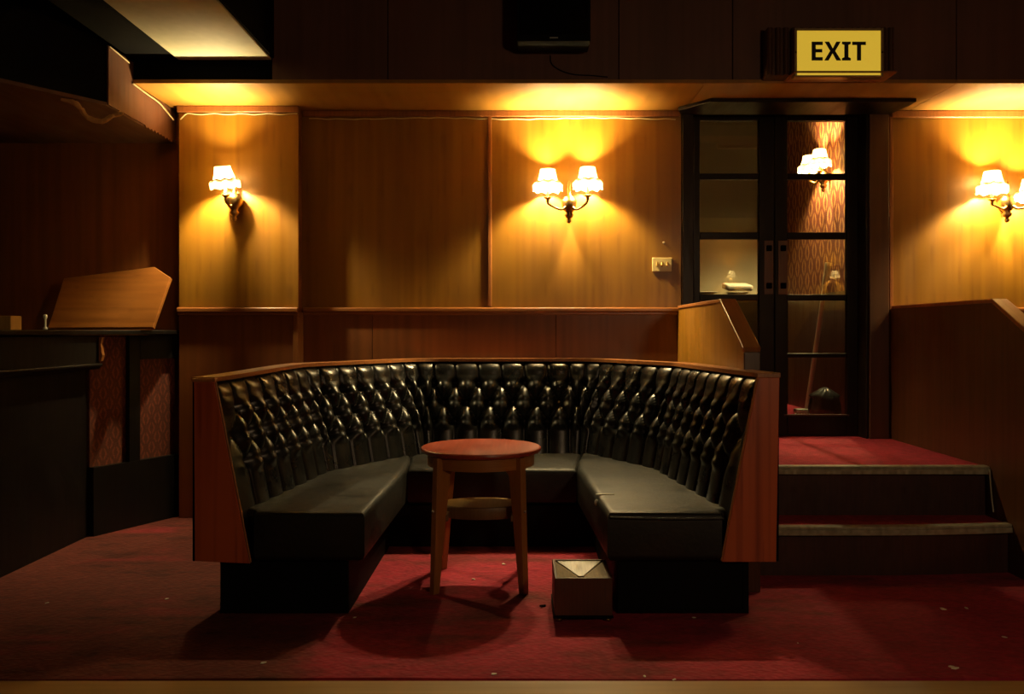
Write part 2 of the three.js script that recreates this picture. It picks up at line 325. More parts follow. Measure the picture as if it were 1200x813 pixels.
// ------------------------------------------------------------------ the glazed doors
function doorLeaf(name, x0, x1, handleX, label) {
  const g = new THREE.Group(); g.name = name; scene.add(g); g.userData = { kind: 'structure', label, category: 'door' };
  const y0 = LAND + 0.004, y1 = 2.40, z0 = ZD - 0.022, z1 = ZD + 0.022;
  const gx0 = handleX > (x0 + x1) / 2 ? x0 + 0.055 : x0 + 0.072, gx1 = handleX > (x0 + x1) / 2 ? x1 - 0.088 : x1 - 0.06;
  mesh('stile', boxGeo(x0, gx0, y0, y1, z0, z1, 0.004, rnd(), rnd()), M.doorDark, g);
  mesh('stile', boxGeo(gx1, x1, y0, y1, z0, z1, 0.004, rnd(), rnd()), M.doorDark, g);
  const yy = py => EYE + (VY - py) * 4.85 / FOCAL;
  const rows = [[141, 203], [210, 272], [280, 345], [352, 414], [419, 486]].map(([a, b]) => [yy(b), yy(a)]);
  mesh('top_rail', boxGeo(gx0 + 0.0005, gx1 - 0.0005, rows[0][1], y1, z0, z1, 0.003), M.doorDark, g);
  mesh('bottom_rail', boxGeo(gx0 + 0.0005, gx1 - 0.0005, y0, rows[4][0], z0, z1, 0.003), M.doorDark, g);
  for (let i = 0; i < 4; i++) mesh('glazing_bar', boxGeo(gx0 + 0.0005, gx1 - 0.0005, rows[i + 1][1], rows[i][0], z0 + 0.004, z1 - 0.004, 0.004), M.doorDark, g);
  for (const [a, b] of rows) mesh('pane', boxGeo(gx0 - 0.004, gx1 + 0.004, a - 0.004, b + 0.004, ZD - 0.001, ZD + 0.001), M.glass, g);
  const hy0 = yy(345), hy1 = yy(282);
  const h = mesh('pull_plate', boxGeo(handleX - 0.027, handleX + 0.027, hy0, hy1, z1 + 0.001, z1 + 0.008, 0.003), M.pullPlate || (M.pullPlate = wood([0.09, 0.034, 0.018], [0.17, 0.066, 0.034], 1, 0.4, 4, 3)), g);
  for (const y of [hy0 + 0.05, hy1 - 0.045]) mesh('boss', new RoundedBoxGeometry(0.03, 0.034, 0.018, 2, 0.005).translate(handleX, y, z1 + 0.017), M.bulkheadBlack, h);
  mesh('kick_trim', boxGeo(x0 + 0.05, x1 - 0.05, rows[4][0] - 0.006, rows[4][0] + 0.004, z1 + 0.0005, z1 + 0.006, 0.002), M.doorFrame, g);
  return g;
}
const XD0 = 0.985, XDM = 1.474, XD1 = 1.955;
doorLeaf('door_1', XD0, XDM - 0.002, 1.437, 'dark double door leaf with five panes beside the booth');
doorLeaf('door_2', XDM + 0.002, XD1, 1.519, 'dark double door leaf with five panes showing patterned wallpaper');
struct('trim_4', uvBox(mergeGeometries([
  boxGeo(0.916, XD0 - 0.003, LAND, 2.44, ZD - 0.04, ZW + 0.018, 0.006), boxGeo(XD1 + 0.003, 1.974, LAND, 2.44, ZD - 0.04, ZW + 0.012, 0.005),
  boxGeo(0.916, 1.999, 2.405, 2.459, ZD - 0.04, ZW - 0.013, 0.004)])), M.doorDark, 'dark door frame around the glazed doors', 'trim');

// ------------------------------------------------------------------ steps and half walls
{
  const g = thing('staircase', 'two carpeted steps with grey nosings up to the glazed doors', 'steps'); g.userData.kind = 'structure';
  const xl = 0.95, xr = 2.098;
  mesh('landing', boxGeo(xl, xr, LAND - 0.03, LAND, ZW - 0.01, -3.785), M.landingCarpet, g);
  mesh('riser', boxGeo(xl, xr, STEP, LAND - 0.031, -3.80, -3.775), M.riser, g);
  const front = x => -3.52 - 0.05 * Math.pow(clamp((x - 1.45) / 0.65, 0, 1), 2);
  const N = 24, xs = [...Array(N + 1)].map((_, i) => mix(xl + 0.055, xr, i / N));
  const curve = (off) => xs.map(x => [x, front(x) + off]);
  mesh('tread', planPrism([...curve(-0.03), [xr, -3.80], [xl, -3.80]], STEP - 0.03, STEP), M.landingCarpet, g);
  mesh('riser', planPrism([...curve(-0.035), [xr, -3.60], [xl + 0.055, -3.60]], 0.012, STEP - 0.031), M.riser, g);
  const nose = (off0, off1, y0, y1, c) => planPrism([...(c ? curve(off1) : xs.map(x => [x, -3.74 + off1])), ...(c ? curve(off0) : xs.map(x => [x, -3.74 + off0])).reverse()], y0, y1, 0.002, 1);
  mesh('nosing', mergeGeometries([nose(-0.046, 0, STEP - 0.005, STEP + 0.006, true), nose(-0.012, 0.004, STEP - 0.030, STEP - 0.005, true)]), M.nosing, g).userData.label = 'grey ribbed step nosing';
  mesh('nosing', mergeGeometries([nose(-0.046, 0, LAND - 0.005, LAND + 0.006, false), nose(-0.012, 0.004, LAND - 0.030, LAND - 0.005, false)]), M.nosing, g).userData.label = 'grey ribbed step nosing';
  mesh('wall_strip', tubeGeo([V3(2.092, LAND - 0.005, -3.73), V3(2.092, LAND - 0.05, -3.725), V3(2.092, LAND - 0.12, -3.715), V3(2.092, STEP + 0.03, -3.70)], 0.004, 12, 6), M.nosing, g);
}
function halfWall(x0, x1, label, mat) {
  const g = thing('half_wall', label, 'half wall'); g.userData.kind = 'structure';
  const prof = [[-3.34, FL], [-3.34, 0.968], [-3.72, 1.176], [ZW + 0.001, 1.176], [ZW + 0.001, FL]];
  mesh('panel', sidePrism(prof, x0, x1), mat, g);
  const o = 0.008, c = 0.018;
  mesh('cap', sidePrism([[-3.333, 0.968], [-3.328, 0.968 + c], [-3.715, 1.176 + c], [ZW + 0.032, 1.176 + c], [ZW + 0.032, 1.1765], [-3.72, 1.1765], [-3.34, 0.9685]], x0 - o, x1 + o, 0.003), M.trim, g);
  mesh('end_post', boxGeo(x0 - 0.004, x1 + 0.004, FL, 0.966, -3.339, -3.322, 0.003), M.doorFrame, g);
}
halfWall(0.893, 0.949, 'wood panelled half wall with sloped end between booth and steps', M.wall);
halfWall(2.10, 2.156, 'wood half wall with sloped cap, shade put in its colour, at the side of the steps away from the booth', M.halfWall);

// ------------------------------------------------------------------ wall lamps
function shadeGeo() {
  const NT = 96, prof = [[0.041, 0.112], [0.0425, 0.101], [0.0475, 0.076], [0.055, 0.054], [0.060, 0.047], [0.073, 0.040], [0.081, 0.028], [0.081, 0.012], [0.080, 0.0]];
  const pos = [], idx = [];
  const P = prof.length;
  for (let j = 0; j < P; j++) for (let i = 0; i <= NT; i++) {
    const t = i / NT * 2 * Math.PI, k = j / (P - 1);
    const sc = j >= 4 ? (0.5 - 0.5 * Math.cos(8 * t)) : 0;
    const pleat = j < 4 ? 0.0012 * Math.cos(32 * t) : 0.002 * Math.cos(24 * t) * (k);
    const r = prof[j][0] + pleat + (j >= 4 ? 0.002 * Math.cos(8 * t) : 0);
    const y = prof[j][1] - (j === 3 || j === 4 || j === 5 ? 0.007 * (0.5 + 0.5 * Math.cos(8 * t)) : 0) - (j === P - 1 ? 0.010 * (0.5 + 0.5 * Math.cos(8 * t)) : 0);
    pos.push(r * Math.cos(t), y, r * Math.sin(t));
  }
  for (let j = 0; j < P - 1; j++) for (let i = 0; i < NT; i++) { const a = j * (NT + 1) + i, b = a + NT + 1; idx.push(a, a + 1, b, b, a + 1, b + 1); }
  const g = new THREE.BufferGeometry();
  g.setAttribute('position', new THREE.Float32BufferAttribute(pos, 3)); g.setIndex(idx);
  g.setAttribute('uv', new THREE.Float32BufferAttribute(new Float32Array(pos.length / 3 * 2), 2)); g.computeVertexNormals();
  return g;
}
function braidGeo() {
  const pts = []; for (let i = 0; i < 96; i++) { const t = i / 96 * 2 * Math.PI; pts.push(V3(0.0605 * Math.cos(t), 0.0465 - 0.007 * (0.5 + 0.5 * Math.cos(8 * t)), 0.0605 * Math.sin(t))); }
  return tubeGeo(pts, 0.0034, 128, 6, true);
}
const SHADE = shadeGeo(), BRAID = braidGeo();
const BULB = new THREE.SphereGeometry(0.014, 16, 12).scale(1, 1.7, 1);
const CANDLE = lathe([[0.0001, -0.02], [0.009, -0.02], [0.009, 0.045], [0.0001, 0.045]], 16);
const CUP = lathe([[0.0001, -0.055], [0.006, -0.052], [0.010, -0.04], [0.007, -0.034], [0.020, -0.024], [0.022, -0.018], [0.012, -0.018], [0.0001, -0.02]], 24);
const PLATE = lathe([[0.0001, -0.13], [0.008, -0.127], [0.013, -0.115], [0.008, -0.103], [0.018, -0.095], [0.024, -0.082], [0.016, -0.070], [0.026, -0.058], [0.036, -0.036], [0.040, -0.012], [0.037, 0.004], [0.028, 0.010], [0.030, 0.016], [0.014, 0.022], [0.009, 0.04], [0.012, 0.055], [0.008, 0.075], [0.010, 0.09], [0.006, 0.105], [0.0001, 0.112]], 32);
// base at [x, y, z] on the wall; arms: [dx, dy, dz] to the bottom of each shade
function sconce(pos, arms, label, power = 1, toward = 0) {
  const g = thing('wall_lamp', label, 'wall lamp', pos); g.rotation.y = toward;
  const b = mesh('back_plate', PLATE.clone().scale(1.12, 1, 1.12).translate(0, 0, 0.048), M.darkBrass, g); 
  mesh('wall_bracket', new THREE.CylinderGeometry(0.03, 0.034, 0.016, 24).rotateX(Math.PI / 2).translate(0, -0.02, 0.008), M.darkBrass, g);
  for (const [dx, dy, dz, lean = 0, cant = 0] of arms) {
    const T = new THREE.Matrix4().makeTranslation(dx, dy, dz).multiply(new THREE.Matrix4().makeRotationX(lean)).multiply(new THREE.Matrix4().makeRotationZ(cant));
    const c = V3(dx, dy - 0.022, dz);
    mesh('arm', tubeGeo([V3(0, -0.02, 0.07), V3(dx * 0.35, -0.055, mix(0.07, dz, 0.35)), V3(dx * 0.88, -0.045 + (dy - 0.02) * 0.4, mix(0.07, dz, 0.85)), V3(dx, dy - 0.073, dz)], 0.0075, 24, 8), M.darkBrass, g);
    const l = mesh('lamp_holder', CUP.clone().translate(c.x, c.y, c.z), M.brass, g);
    mesh('candle_sleeve', CANDLE.clone().scale(1, 1.2, 1).translate(c.x, c.y + 0.015, c.z), M.candle, l);
    const sh = mesh('lamp_shade', SHADE.clone().applyMatrix4(T), M.shade, g);
    mesh('braid', BRAID.clone().applyMatrix4(T), M.braid, sh);
    const bulb = mesh('bulb', BULB.clone().translate(0, 0.056, 0).applyMatrix4(T), M.bulb, g);
    bulb.castShadow = false;
    const L = new THREE.PointLight(LAMP_COLOUR, LAMP_POWER * power, 0, 2);
    L.position.set(0, 0.056, 0).applyMatrix4(T); L.castShadow = true; L.shadow.radius = 1.1; L.shadow.bias = -0.002; L.name = 'bulb_light';
    g.add(L);
  }
  return g;
}
sconce([0.273, 1.785, ZW], [[-0.122, 0.05, 0.104], [0.10, 0.062, 0.104]], 'double armed wall lamp with two fringed shades above the booth', 1.0);
sconce([-1.575, 1.785, ZC], [[-0.024, 0.045, 0.118, 0.22, 0.08]], 'single armed wall lamp with fringed shade on the pillar', 0.92);
sconce([2.735, 1.79, ZW], [[-0.115, 0.035, 0.104], [0.09, -0.01, 0.12]], 'double armed wall lamp with two shades on the wall beyond the steps', 1.05);
// the pair in the lobby
sconce([XLB, 2.19, -6.08], [[-0.11, 0.045, 0.115], [0.11, 0.045, 0.115]], 'double armed wall lamp on patterned paper behind the glass door', 1.1, -Math.PI / 2);
// lamps on the wall at the other end of the room, mirrored in the door panes
for (const [x, leaf] of [[3.51, 'leaf nearer the booth'], [5.23, 'leaf farther from the booth']]) sconce([x, 1.90, ZB], [[0, 0.045, 0.13]], `single shaded wall lamp mirrored in the glass door ${leaf}`, 1, Math.PI).userData.group = 'lamps mirrored in the door panes';

// globe floor lamp standing beside the photographer: it lights the fronts of the end panels, table legs and bulkhead from the stairs side
{
  const t = thing('floor_lamp', 'globe floor lamp standing in the room opposite the steps', 'lamp', [1.5, 0, 0.25]);
  mesh('base', lathe([[0.0001, 0], [0.15, 0], [0.15, 0.012], [0.03, 0.03], [0.012, 0.05], [0.0001, 0.05]], 40), M.darkBrass, t);
  mesh('pole', new THREE.CylinderGeometry(0.011, 0.011, 1.45, 16).translate(0, 0.76, 0), M.darkBrass, t);
  mesh('collar', lathe([[0.0001, 1.46], [0.04, 1.47], [0.05, 1.485], [0.0001, 1.49]], 24), M.darkBrass, t);
  const gm = new THREE.MeshStandardMaterial({ roughness: 0.4 }); gm.color.setRGB(0.8, 0.75, 0.6); gm.emissive = GLOBE_COLOUR.clone(); gm.emissiveIntensity = 3;
  mesh('globe', new THREE.SphereGeometry(0.14, 32, 24).translate(0, 1.62, 0), gm, t).castShadow = false;
  const L = new THREE.PointLight(GLOBE_COLOUR, 3.4, 0, 2); L.position.set(0, 1.62, 0); L.castShadow = true; L.shadow.radius = 6.5; L.name = 'globe_light'; t.add(L);
}

// ------------------------------------------------------------------ the booth
{
  const booth = thing('banquette', 'black button tufted leather booth bench with wooden end panels', 'booth');
  const OUT = [[-1.2, -3.06], [-1.085, -3.98], [-0.63, -4.725], [0.45, -4.725], [0.825, -4.05], [0.945, -3.06]];
  // outer line with rounded corners, resampled
  const R = 0.30, raw = [];
  for (let i = 0; i < OUT.length; i++) {
    const p = V2(...OUT[i]);
    if (i === 0 || i === OUT.length - 1) { raw.push(p); continue; }
    const a = V2(...OUT[i - 1]).sub(p).normalize(), b = V2(...OUT[i + 1]).sub(p).normalize();
    const half = Math.acos(clamp(a.dot(b), -1, 1)) / 2, tl = R / Math.tan(half);
    const c = a.clone().add(b).normalize().multiplyScalar(R / Math.sin(half)).add(p);
    const t0 = a.clone().multiplyScalar(tl).add(p), t1 = b.clone().multiplyScalar(tl).add(p);
    let a0 = Math.atan2(t0.y - c.y, t0.x - c.x), a1 = Math.atan2(t1.y - c.y, t1.x - c.x);
    if (a1 - a0 > Math.PI) a1 -= 2 * Math.PI; if (a0 - a1 > Math.PI) a1 += 2 * Math.PI;
    for (let k = 0; k <= 10; k++) raw.push(V2(c.x + R * Math.cos(mix(a0, a1, k / 10)), c.y + R * Math.sin(mix(a0, a1, k / 10))));
  }
  const len = [0]; for (let i = 1; i < raw.length; i++) len.push(len[i - 1] + raw[i].distanceTo(raw[i - 1]));
  const L = len[len.length - 1];
  const pathAt = s => {
    let i = 1; while (i < raw.length - 1 && len[i] < s) i++;
    const t = (s - len[i - 1]) / (len[i] - len[i - 1]);
    return raw[i - 1].clone().lerp(raw[i], t);
  };
  // inward normal, smoothed over a short stretch
  const normAt = s => { const a = pathAt(clamp(s - 0.03, 0, L)), b = pathAt(clamp(s + 0.03, 0, L)); const d = b.sub(a).normalize(); return V2(-d.y, d.x); };
  const topH = s => mix(0.866, 0.882, sstep(0, 0.9, s));      // under the rail, a little lower at the free end by the bar
  const inset = (y, top) => mix(0.072, 0.175, clamp((top - y) / (top - 0.39), 0, 1.2));
  const cols = Math.round(L / 0.127), W = L / cols, ROW = 0.104, V1 = 0.763;   // button rows at V1, V1-ROW, V1-2ROW
  const tuft = (s, y) => {
    const u = s / W, r = clamp((V1 - y) / ROW, 0, 2), a = u + r / 2, b = u - r / 2;
    const ca = Math.abs(Math.sin(Math.PI * a)), cb = Math.abs(Math.sin(Math.PI * b));
    const outside = Math.max(y - V1, V1 - 2 * ROW - y, 0), ch = sstep(0, 0.05, outside);      // plain flutes above and below the diamonds
    const h = mix(0.046, 0.026, ch) * Math.pow(ca * cb, mix(0.55, 0.20, ch));
    let dim = 0, fold = 0;
    for (let k = 0; k <= 2; k++) {
      const c = Math.round(u - k / 2) + k / 2, du = (u - c) * W, dv = y - (V1 - k * ROW);
      dim += Math.exp(-(du * du + dv * dv) / (2 * 0.015 * 0.015));
      fold += Math.exp(-Math.pow((dv - 0.016 * Math.pow(Math.cos(Math.PI * du / W), 2) * -1 - 0.014) / 0.017, 2));        // the leather tucks in along each row
    }
    // below each row the pillow swells out again
    return h - 0.014 * dim - 0.008 * fold;
  };
  const NU = cols * 16, NV = 120, Y0 = 0.36;
  const pos = [], uv = [], idx = [];
  for (let j = 0; j <= NV; j++) for (let i = 0; i <= NU; i++) {
    const s = L * i / NU, top = topH(s), y = mix(top, Y0, j / NV), p = pathAt(s), n = normAt(s);
    const roll = Math.sqrt(1 - Math.pow(1 - clamp((top - y) / 0.05, 0, 1), 2));
    const e = Math.min(s, L - s), endRoll = Math.sqrt(1 - Math.pow(1 - clamp(e / 0.03, 0, 1), 2)) * mix(sstep(0.01, 0.15, e), 1, sstep(V1 - 0.03, V1 + 0.03, y));
    const off = inset(y, top) + tuft(s, y) * roll * endRoll - 0.02 * (1 - roll);
    pos.push(p.x + n.x * off, y, p.y + n.y * off); uv.push(s, y);
  }
  for (let j = 0; j < NV; j++) for (let i = 0; i < NU; i++) { const a = j * (NU + 1) + i, b = a + NU + 1; idx.push(a, b, a + 1, b, b + 1, a + 1); }
  const g = new THREE.BufferGeometry();
  g.setAttribute('position', new THREE.Float32BufferAttribute(pos, 3)); g.setAttribute('uv', new THREE.Float32BufferAttribute(uv, 2)); g.setIndex(idx); g.computeVertexNormals();
  const up = mesh('tufted_back', g, M.leather, booth);
  up.userData.label = 'deep buttoned black leather back';
  const BTN = new THREE.SphereGeometry(0.0085, 12, 8).scale(1, 1, 0.55);
  for (let k = 0; k <= 2; k++) for (let c = 1; c < cols; c++) {
    const s = (c + k / 2) * W; if (s > L - 0.09 || s < 0.09) continue;
    const y = V1 - k * ROW, top = topH(s), p = pathAt(s), n = normAt(s), off = inset(y, top) + tuft(s, y) + 0.004;
    const worn = k === 1 && Math.abs(p.x + n.x * off - 0.165) < 0.062 && p.y < -4.4;
    const m = mesh('button', BTN, worn ? M.brass : M.leather, up);
    m.position.set(p.x + n.x * off, y, p.y + n.y * off); m.rotation.y = Math.atan2(n.x, n.y);
    if (worn) m.userData.label = 'bare metal button without its leather cover';
  }
  // backing board behind the upholstery
  const line = (off, step = 0.05) => { const o = []; for (let s = 0; s <= L + 1e-6; s += L / Math.round(L / step)) { const p = pathAt(clamp(s, 0, L)), n = normAt(clamp(s, 0, L)); o.push([p.x + n.x * off, p.y + n.y * off, s]); } return o; };
  const strip = (off0, off1, yLo, yHi, s0, s1) => {
    const P = [], I = [], n = Math.max(2, Math.round((s1 - s0) / 0.04));
    for (let i = 0; i <= n; i++) {
      const s = mix(s0, s1, i / n), p = pathAt(s), q = normAt(s), a = yLo(s), b = yHi(s);
      P.push(p.x + q.x * off0, a, p.y + q.y * off0, p.x + q.x * off1, a, p.y + q.y * off1, p.x + q.x * off1, b, p.y + q.y * off1, p.x + q.x * off0, b, p.y + q.y * off0);
      if (i < n) for (let k = 0; k < 4; k++) { const A = i * 4 + k, B = i * 4 + (k + 1) % 4; I.push(A, B, A + 4, B, B + 4, A + 4); }
    }
    const e = n * 4; I.push(0, 2, 1, 0, 3, 2, e, e + 1, e + 2, e, e + 2, e + 3);
    let gg = new THREE.BufferGeometry(); gg.setAttribute('position', new THREE.Float32BufferAttribute(P, 3)); gg.setIndex(I);
    gg = toCreasedNormals(gg, 0.6); return uvBox(gg, 0, 0);
  };
  mesh('back_board', strip(0.0, 0.016, () => 0.209, s => topH(s) - 0.002, 0, L), M.blackBoard, booth);
  // capping rail in five lengths
  const cuts = [0, len[11 * 0 + 6], len[11 * 1 + 6], len[11 * 2 + 6], len[11 * 3 + 6], L];
  for (let i = 0; i < 5; i++) mesh('top_rail', strip(-0.006, 0.085, s => topH(s), s => topH(s) + 0.016, cuts[i] + 0.0008, cuts[i + 1] - 0.0008), M.rail, booth);
  // end panels
  const PZ = -3.058, toP = (px, py) => { const v = at(px, py, 3.05); return [v.x, v.y]; };
  mesh('end_panel', frontPrism([toP(230, 656), toP(294, 659), toP(253, 447), toP(229, 447)], PZ, PZ + 0.024, 0.002), M.endPanel, booth);
  mesh('end_panel', frontPrism([toP(845, 657), toP(908, 657), toP(912, 442), toP(887, 442)], PZ, PZ + 0.024, 0.002), M.endPanel, booth);
  mesh('end_cap', frontPrism([toP(227, 447), toP(254, 447), toP(254, 443.5), toP(227, 443.5)], PZ - 0.01, PZ + 0.026, 0.001), M.rail, booth);
  mesh('end_cap', frontPrism([toP(886, 442), toP(913, 442), toP(913, 437), toP(886, 437)], PZ - 0.01, PZ + 0.026, 0.001), M.rail, booth);
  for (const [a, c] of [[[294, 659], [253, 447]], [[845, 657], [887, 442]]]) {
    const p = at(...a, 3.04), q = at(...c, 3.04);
    mesh('edge_strip', tubeGeo([V3(p.x, p.y + 0.002, PZ + 0.02), V3((p.x + q.x) / 2, (p.y + q.y) / 2, PZ + 0.02), V3(q.x, q.y - 0.002, PZ + 0.02)], 0.004, 4, 6), M.rail, booth);  // paler strip in place of the light catching the panel edge
  }
  // seats
  const SB = 0.212, ST = 0.395;
  const seat = (pts, label, yTop = ST) => {
    const q = planPrism(pts, SB, yTop, 0.028, 5); const m = mesh('seat_cushion', toCreasedNormals(q, 0.7), M.seatLeather, booth); if (label) m.userData.label = label; return m;
  };
  seat([[-1.03, -3.095], [-0.985, -3.08], [-0.965, -3.03], [-0.565, -3.03], [-0.548, -4.02], [-0.56, -4.25], [-0.60, -4.56], [-0.70, -4.47], [-0.95, -4.05]], 'black leather seat along the side by the bar');
  const rs = seat([[0.785, -3.095], [0.745, -3.08], [0.73, -3.03], [0.315, -3.03], [0.272, -4.02], [0.29, -4.25], [0.34, -4.56], [0.50, -4.47], [0.70, -4.05]].reverse(), 'black leather seat with a split in its edge');
  seat([[-0.545, -4.03], [0.270, -4.03], [0.335, -4.56], [-0.595, -4.56]], 'black leather seat against the wall', 0.388);
  // piping under the front edge of the side seats
  mesh('piping', tubeGeo([V3(0.325, 0.376, -3.026), V3(0.5, 0.372, -3.023), V3(0.735, 0.372, -3.026)], 0.005, 24, 6), M.leather, rs);
  mesh('split', tubeGeo([V3(0.302, 0.3955, -3.35), V3(0.33, 0.3965, -3.347), V3(0.375, 0.3955, -3.352)], 0.0035, 12, 6), M.white, rs).userData.label = 'pale stuffing in a split seam';
  mesh('stuffing', new THREE.IcosahedronGeometry(0.012, 1).scale(0.7, 1.1, 0.6).translate(0.300, 0.372, -3.31), M.white, rs);
  // plinths
  const plinth = (x0, x1, z0, z1) => mesh('plinth', boxGeo(x0, x1, 0.012, SB - 0.001, z0, z1, 0.003), M.blackBoard, booth);
  plinth(-1.105, -0.632, -4.3, -3.075);
  plinth(0.355, 0.840, -4.3, -3.075);
  plinth(-0.631, 0.354, -4.6, -4.03);
  mesh('plinth_frame', uvBox(mergeGeometries([boxGeo(0.358, 0.838, 0.195, 0.207, -3.076, -3.071), boxGeo(0.358, 0.838, 0.016, 0.03, -3.076, -3.071), boxGeo(0.358, 0.38, 0.03, 0.195, -3.076, -3.071), boxGeo(0.818, 0.838, 0.03, 0.195, -3.076, -3.071)])), M.blackBoard, booth);
}

// ------------------------------------------------------------------ round table
{
  const t = thing('side_table', 'small round pub table with red top, splayed legs and lower shelf', 'table', [-0.164, 0.012, -3.485]);
  const H = 0.559;
  const top = lathe([[0.0001, H - 0.022], [0.236, H - 0.022], [0.246, H - 0.018], [0.25, H - 0.010], [0.249, H - 0.003], [0.245, H], [0.0001, H]], 96);
  mesh('table_top', uvBox(toCreasedNormals(top, 0.6)), M.tableTop, t);
  const ring = lathe([[0.205, H - 0.072], [0.222, H - 0.072], [0.222, H - 0.0225], [0.205, H - 0.0225], [0.205, H - 0.072]], 96);
  mesh('apron', uvBox(toCreasedNormals(ring, 0.5), 0, 0, true), M.tableLeg, t);
  const oval = g => uvBox(toCreasedNormals(g.scale(1, 1, 0.62).translate(0, -0.024, 0), 0.6));
  const shelf = mesh('lower_shelf', oval(lathe([[0.0001, 0.330], [0.1695, 0.330], [0.1695, 0.349], [0.0001, 0.349]], 64)), M.shelf, t);
  mesh('shelf_rim', oval(lathe([[0.170, 0.300], [0.182, 0.301], [0.185, 0.310], [0.185, 0.340], [0.182, 0.347], [0.170, 0.349], [0.170, 0.300]], 64)), M.shelfRim || (M.shelfRim = wood([0.11, 0.055, 0.02], [0.22, 0.12, 0.045], 1, 0.5, 6, 6)), shelf);
  for (const x of [-0.135, 0.135]) mesh('stretcher', boxGeo(x - 0.011, x + 0.011, 0.280, 0.3055, -0.155, 0.155, 0.003), M.shelfRim, t);
  for (let k = 0; k < 4; k++) {
    const a = Math.PI / 4 + k * Math.PI / 2;
    // profile in (radius, height): wide fin at the top, tapering down
    const s = new THREE.Shape([V2(0.236, 0), V2(0.264, 0), V2(0.246, H - 0.023), V2(0.145, H - 0.023), V2(0.150, H - 0.075), V2(0.178, H - 0.10), V2(0.200, 0.30)]);
    const g = new THREE.ExtrudeGeometry(s, { depth: 0.022, bevelEnabled: true, bevelSize: 0.004, bevelThickness: 0.004, bevelOffset: -0.004, bevelSegments: 2 });
    g.translate(0, 0, -0.011); uvBox(g); g.rotateY(-a);
    const leg = mesh('leg', g, M.tableLeg, t);
    mesh('bolt', new THREE.SphereGeometry(0.006, 10, 8).translate(0.257, 0.325, 0).rotateY(-a), M.steel, leg);
  }
}

// ------------------------------------------------------------------ wooden ash bin on ball feet
{
  const x0 = 0.122, x1 = 0.328, z1 = -2.985, z0 = -3.235, b = 0.012, y0 = b + 0.022, y1 = b + 0.157;
  const cx = (x0 + x1) / 2, cz = (z0 + z1) / 2;
  const t = thing('ash_bin', 'small square wooden box on ball feet with a sunken folded top', 'bin', [cx, b, cz]);
  const w = x1 - x0, d = z1 - z0, h0 = y0 - b, h1 = y1 - b, th = 0.012;
  const loc = (a0, a1, c0, c1) => boxGeo(a0, a1, h0, h1, c0, c1, 0.003, rnd(), rnd());
  mesh('side', loc(-w / 2, w / 2, d / 2 - th, d / 2), M.box, t);
  mesh('side', loc(-w / 2, w / 2, -d / 2, -d / 2 + th), M.box, t);
  mesh('side', loc(-w / 2, -w / 2 + th, -d / 2 + th, d / 2 - th), M.box, t);
  mesh('side', loc(w / 2 - th, w / 2, -d / 2 + th, d / 2 - th), M.box, t);
  mesh('base', boxGeo(-w / 2 - 0.004, w / 2 + 0.004, h0 - 0.008, h0 - 0.0005, -d / 2 - 0.004, d / 2 + 0.004, 0.002), M.blackBoard, t);
  // sunken funnel of four boards
  const A = [[-w / 2 + th, -d / 2 + th], [w / 2 - th, -d / 2 + th], [w / 2 - th, d / 2 - th], [-w / 2 + th, d / 2 - th]], hole = 0.012, hy = h1 - 0.032, gap = 0.002;
  const Bp = [[-hole, -hole], [hole, -hole], [hole, hole], [-hole, hole]];
  for (let k = 0; k < 4; k++) {
    const a = A[k], a2 = A[(k + 1) % 4], c = Bp[k], c2 = Bp[(k + 1) % 4];
    const cen = [(a[0] + a2[0] + c[0] + c2[0]) / 4, (a[1] + a2[1] + c[1] + c2[1]) / 4], lx = a2[0] - a[0], lz = a2[1] - a[1], ll = Math.hypot(lx, lz), sx = lx / ll * 0.007, sz = lz / ll * 0.007;
    void cen;
    const P = [], q = [[a[0] + sx, h1 - 0.004, a[1] + sz], [a2[0] - sx, h1 - 0.004, a2[1] - sz], [c2[0] - sx * 0.5, hy, c2[1] - sz * 0.5], [c[0] + sx * 0.5, hy, c[1] + sz * 0.5]];
    for (const v of q) P.push(...v); for (const v of q) P.push(v[0], v[1] - 0.006, v[2]);
    let g = new THREE.BufferGeometry(); g.setAttribute('position', new THREE.Float32BufferAttribute(P, 3));
    g.setIndex([0, 2, 1, 0, 3, 2, 4, 5, 6, 4, 6, 7, 0, 1, 5, 0, 5, 4, 1, 2, 6, 1, 6, 5, 2, 3, 7, 2, 7, 6, 3, 0, 4, 3, 4, 7]);
    g = toCreasedNormals(g, 0.3); uvBox(g, rnd(), rnd());
    mesh('funnel_board', g, M.shelf2 || (M.shelf2 = wood([0.09, 0.055, 0.022], [0.24, 0.16, 0.065], 4, 0.5, 5, 5)), t);
  }
  const foot = lathe([[0.0001, 0], [0.010, 0.0005], [0.0135, 0.006], [0.0135, 0.010], [0.008, 0.0145], [0.0001, 0.0145]], 16);
  for (const sx of [-1, 1]) for (const sz of [-1, 1]) { const f = mesh('ball_foot', foot, M.darkBrass, t); f.position.set(sx * (w / 2 - 0.016), -0.002 + 0.002, sz * (d / 2 - 0.014)); }
}

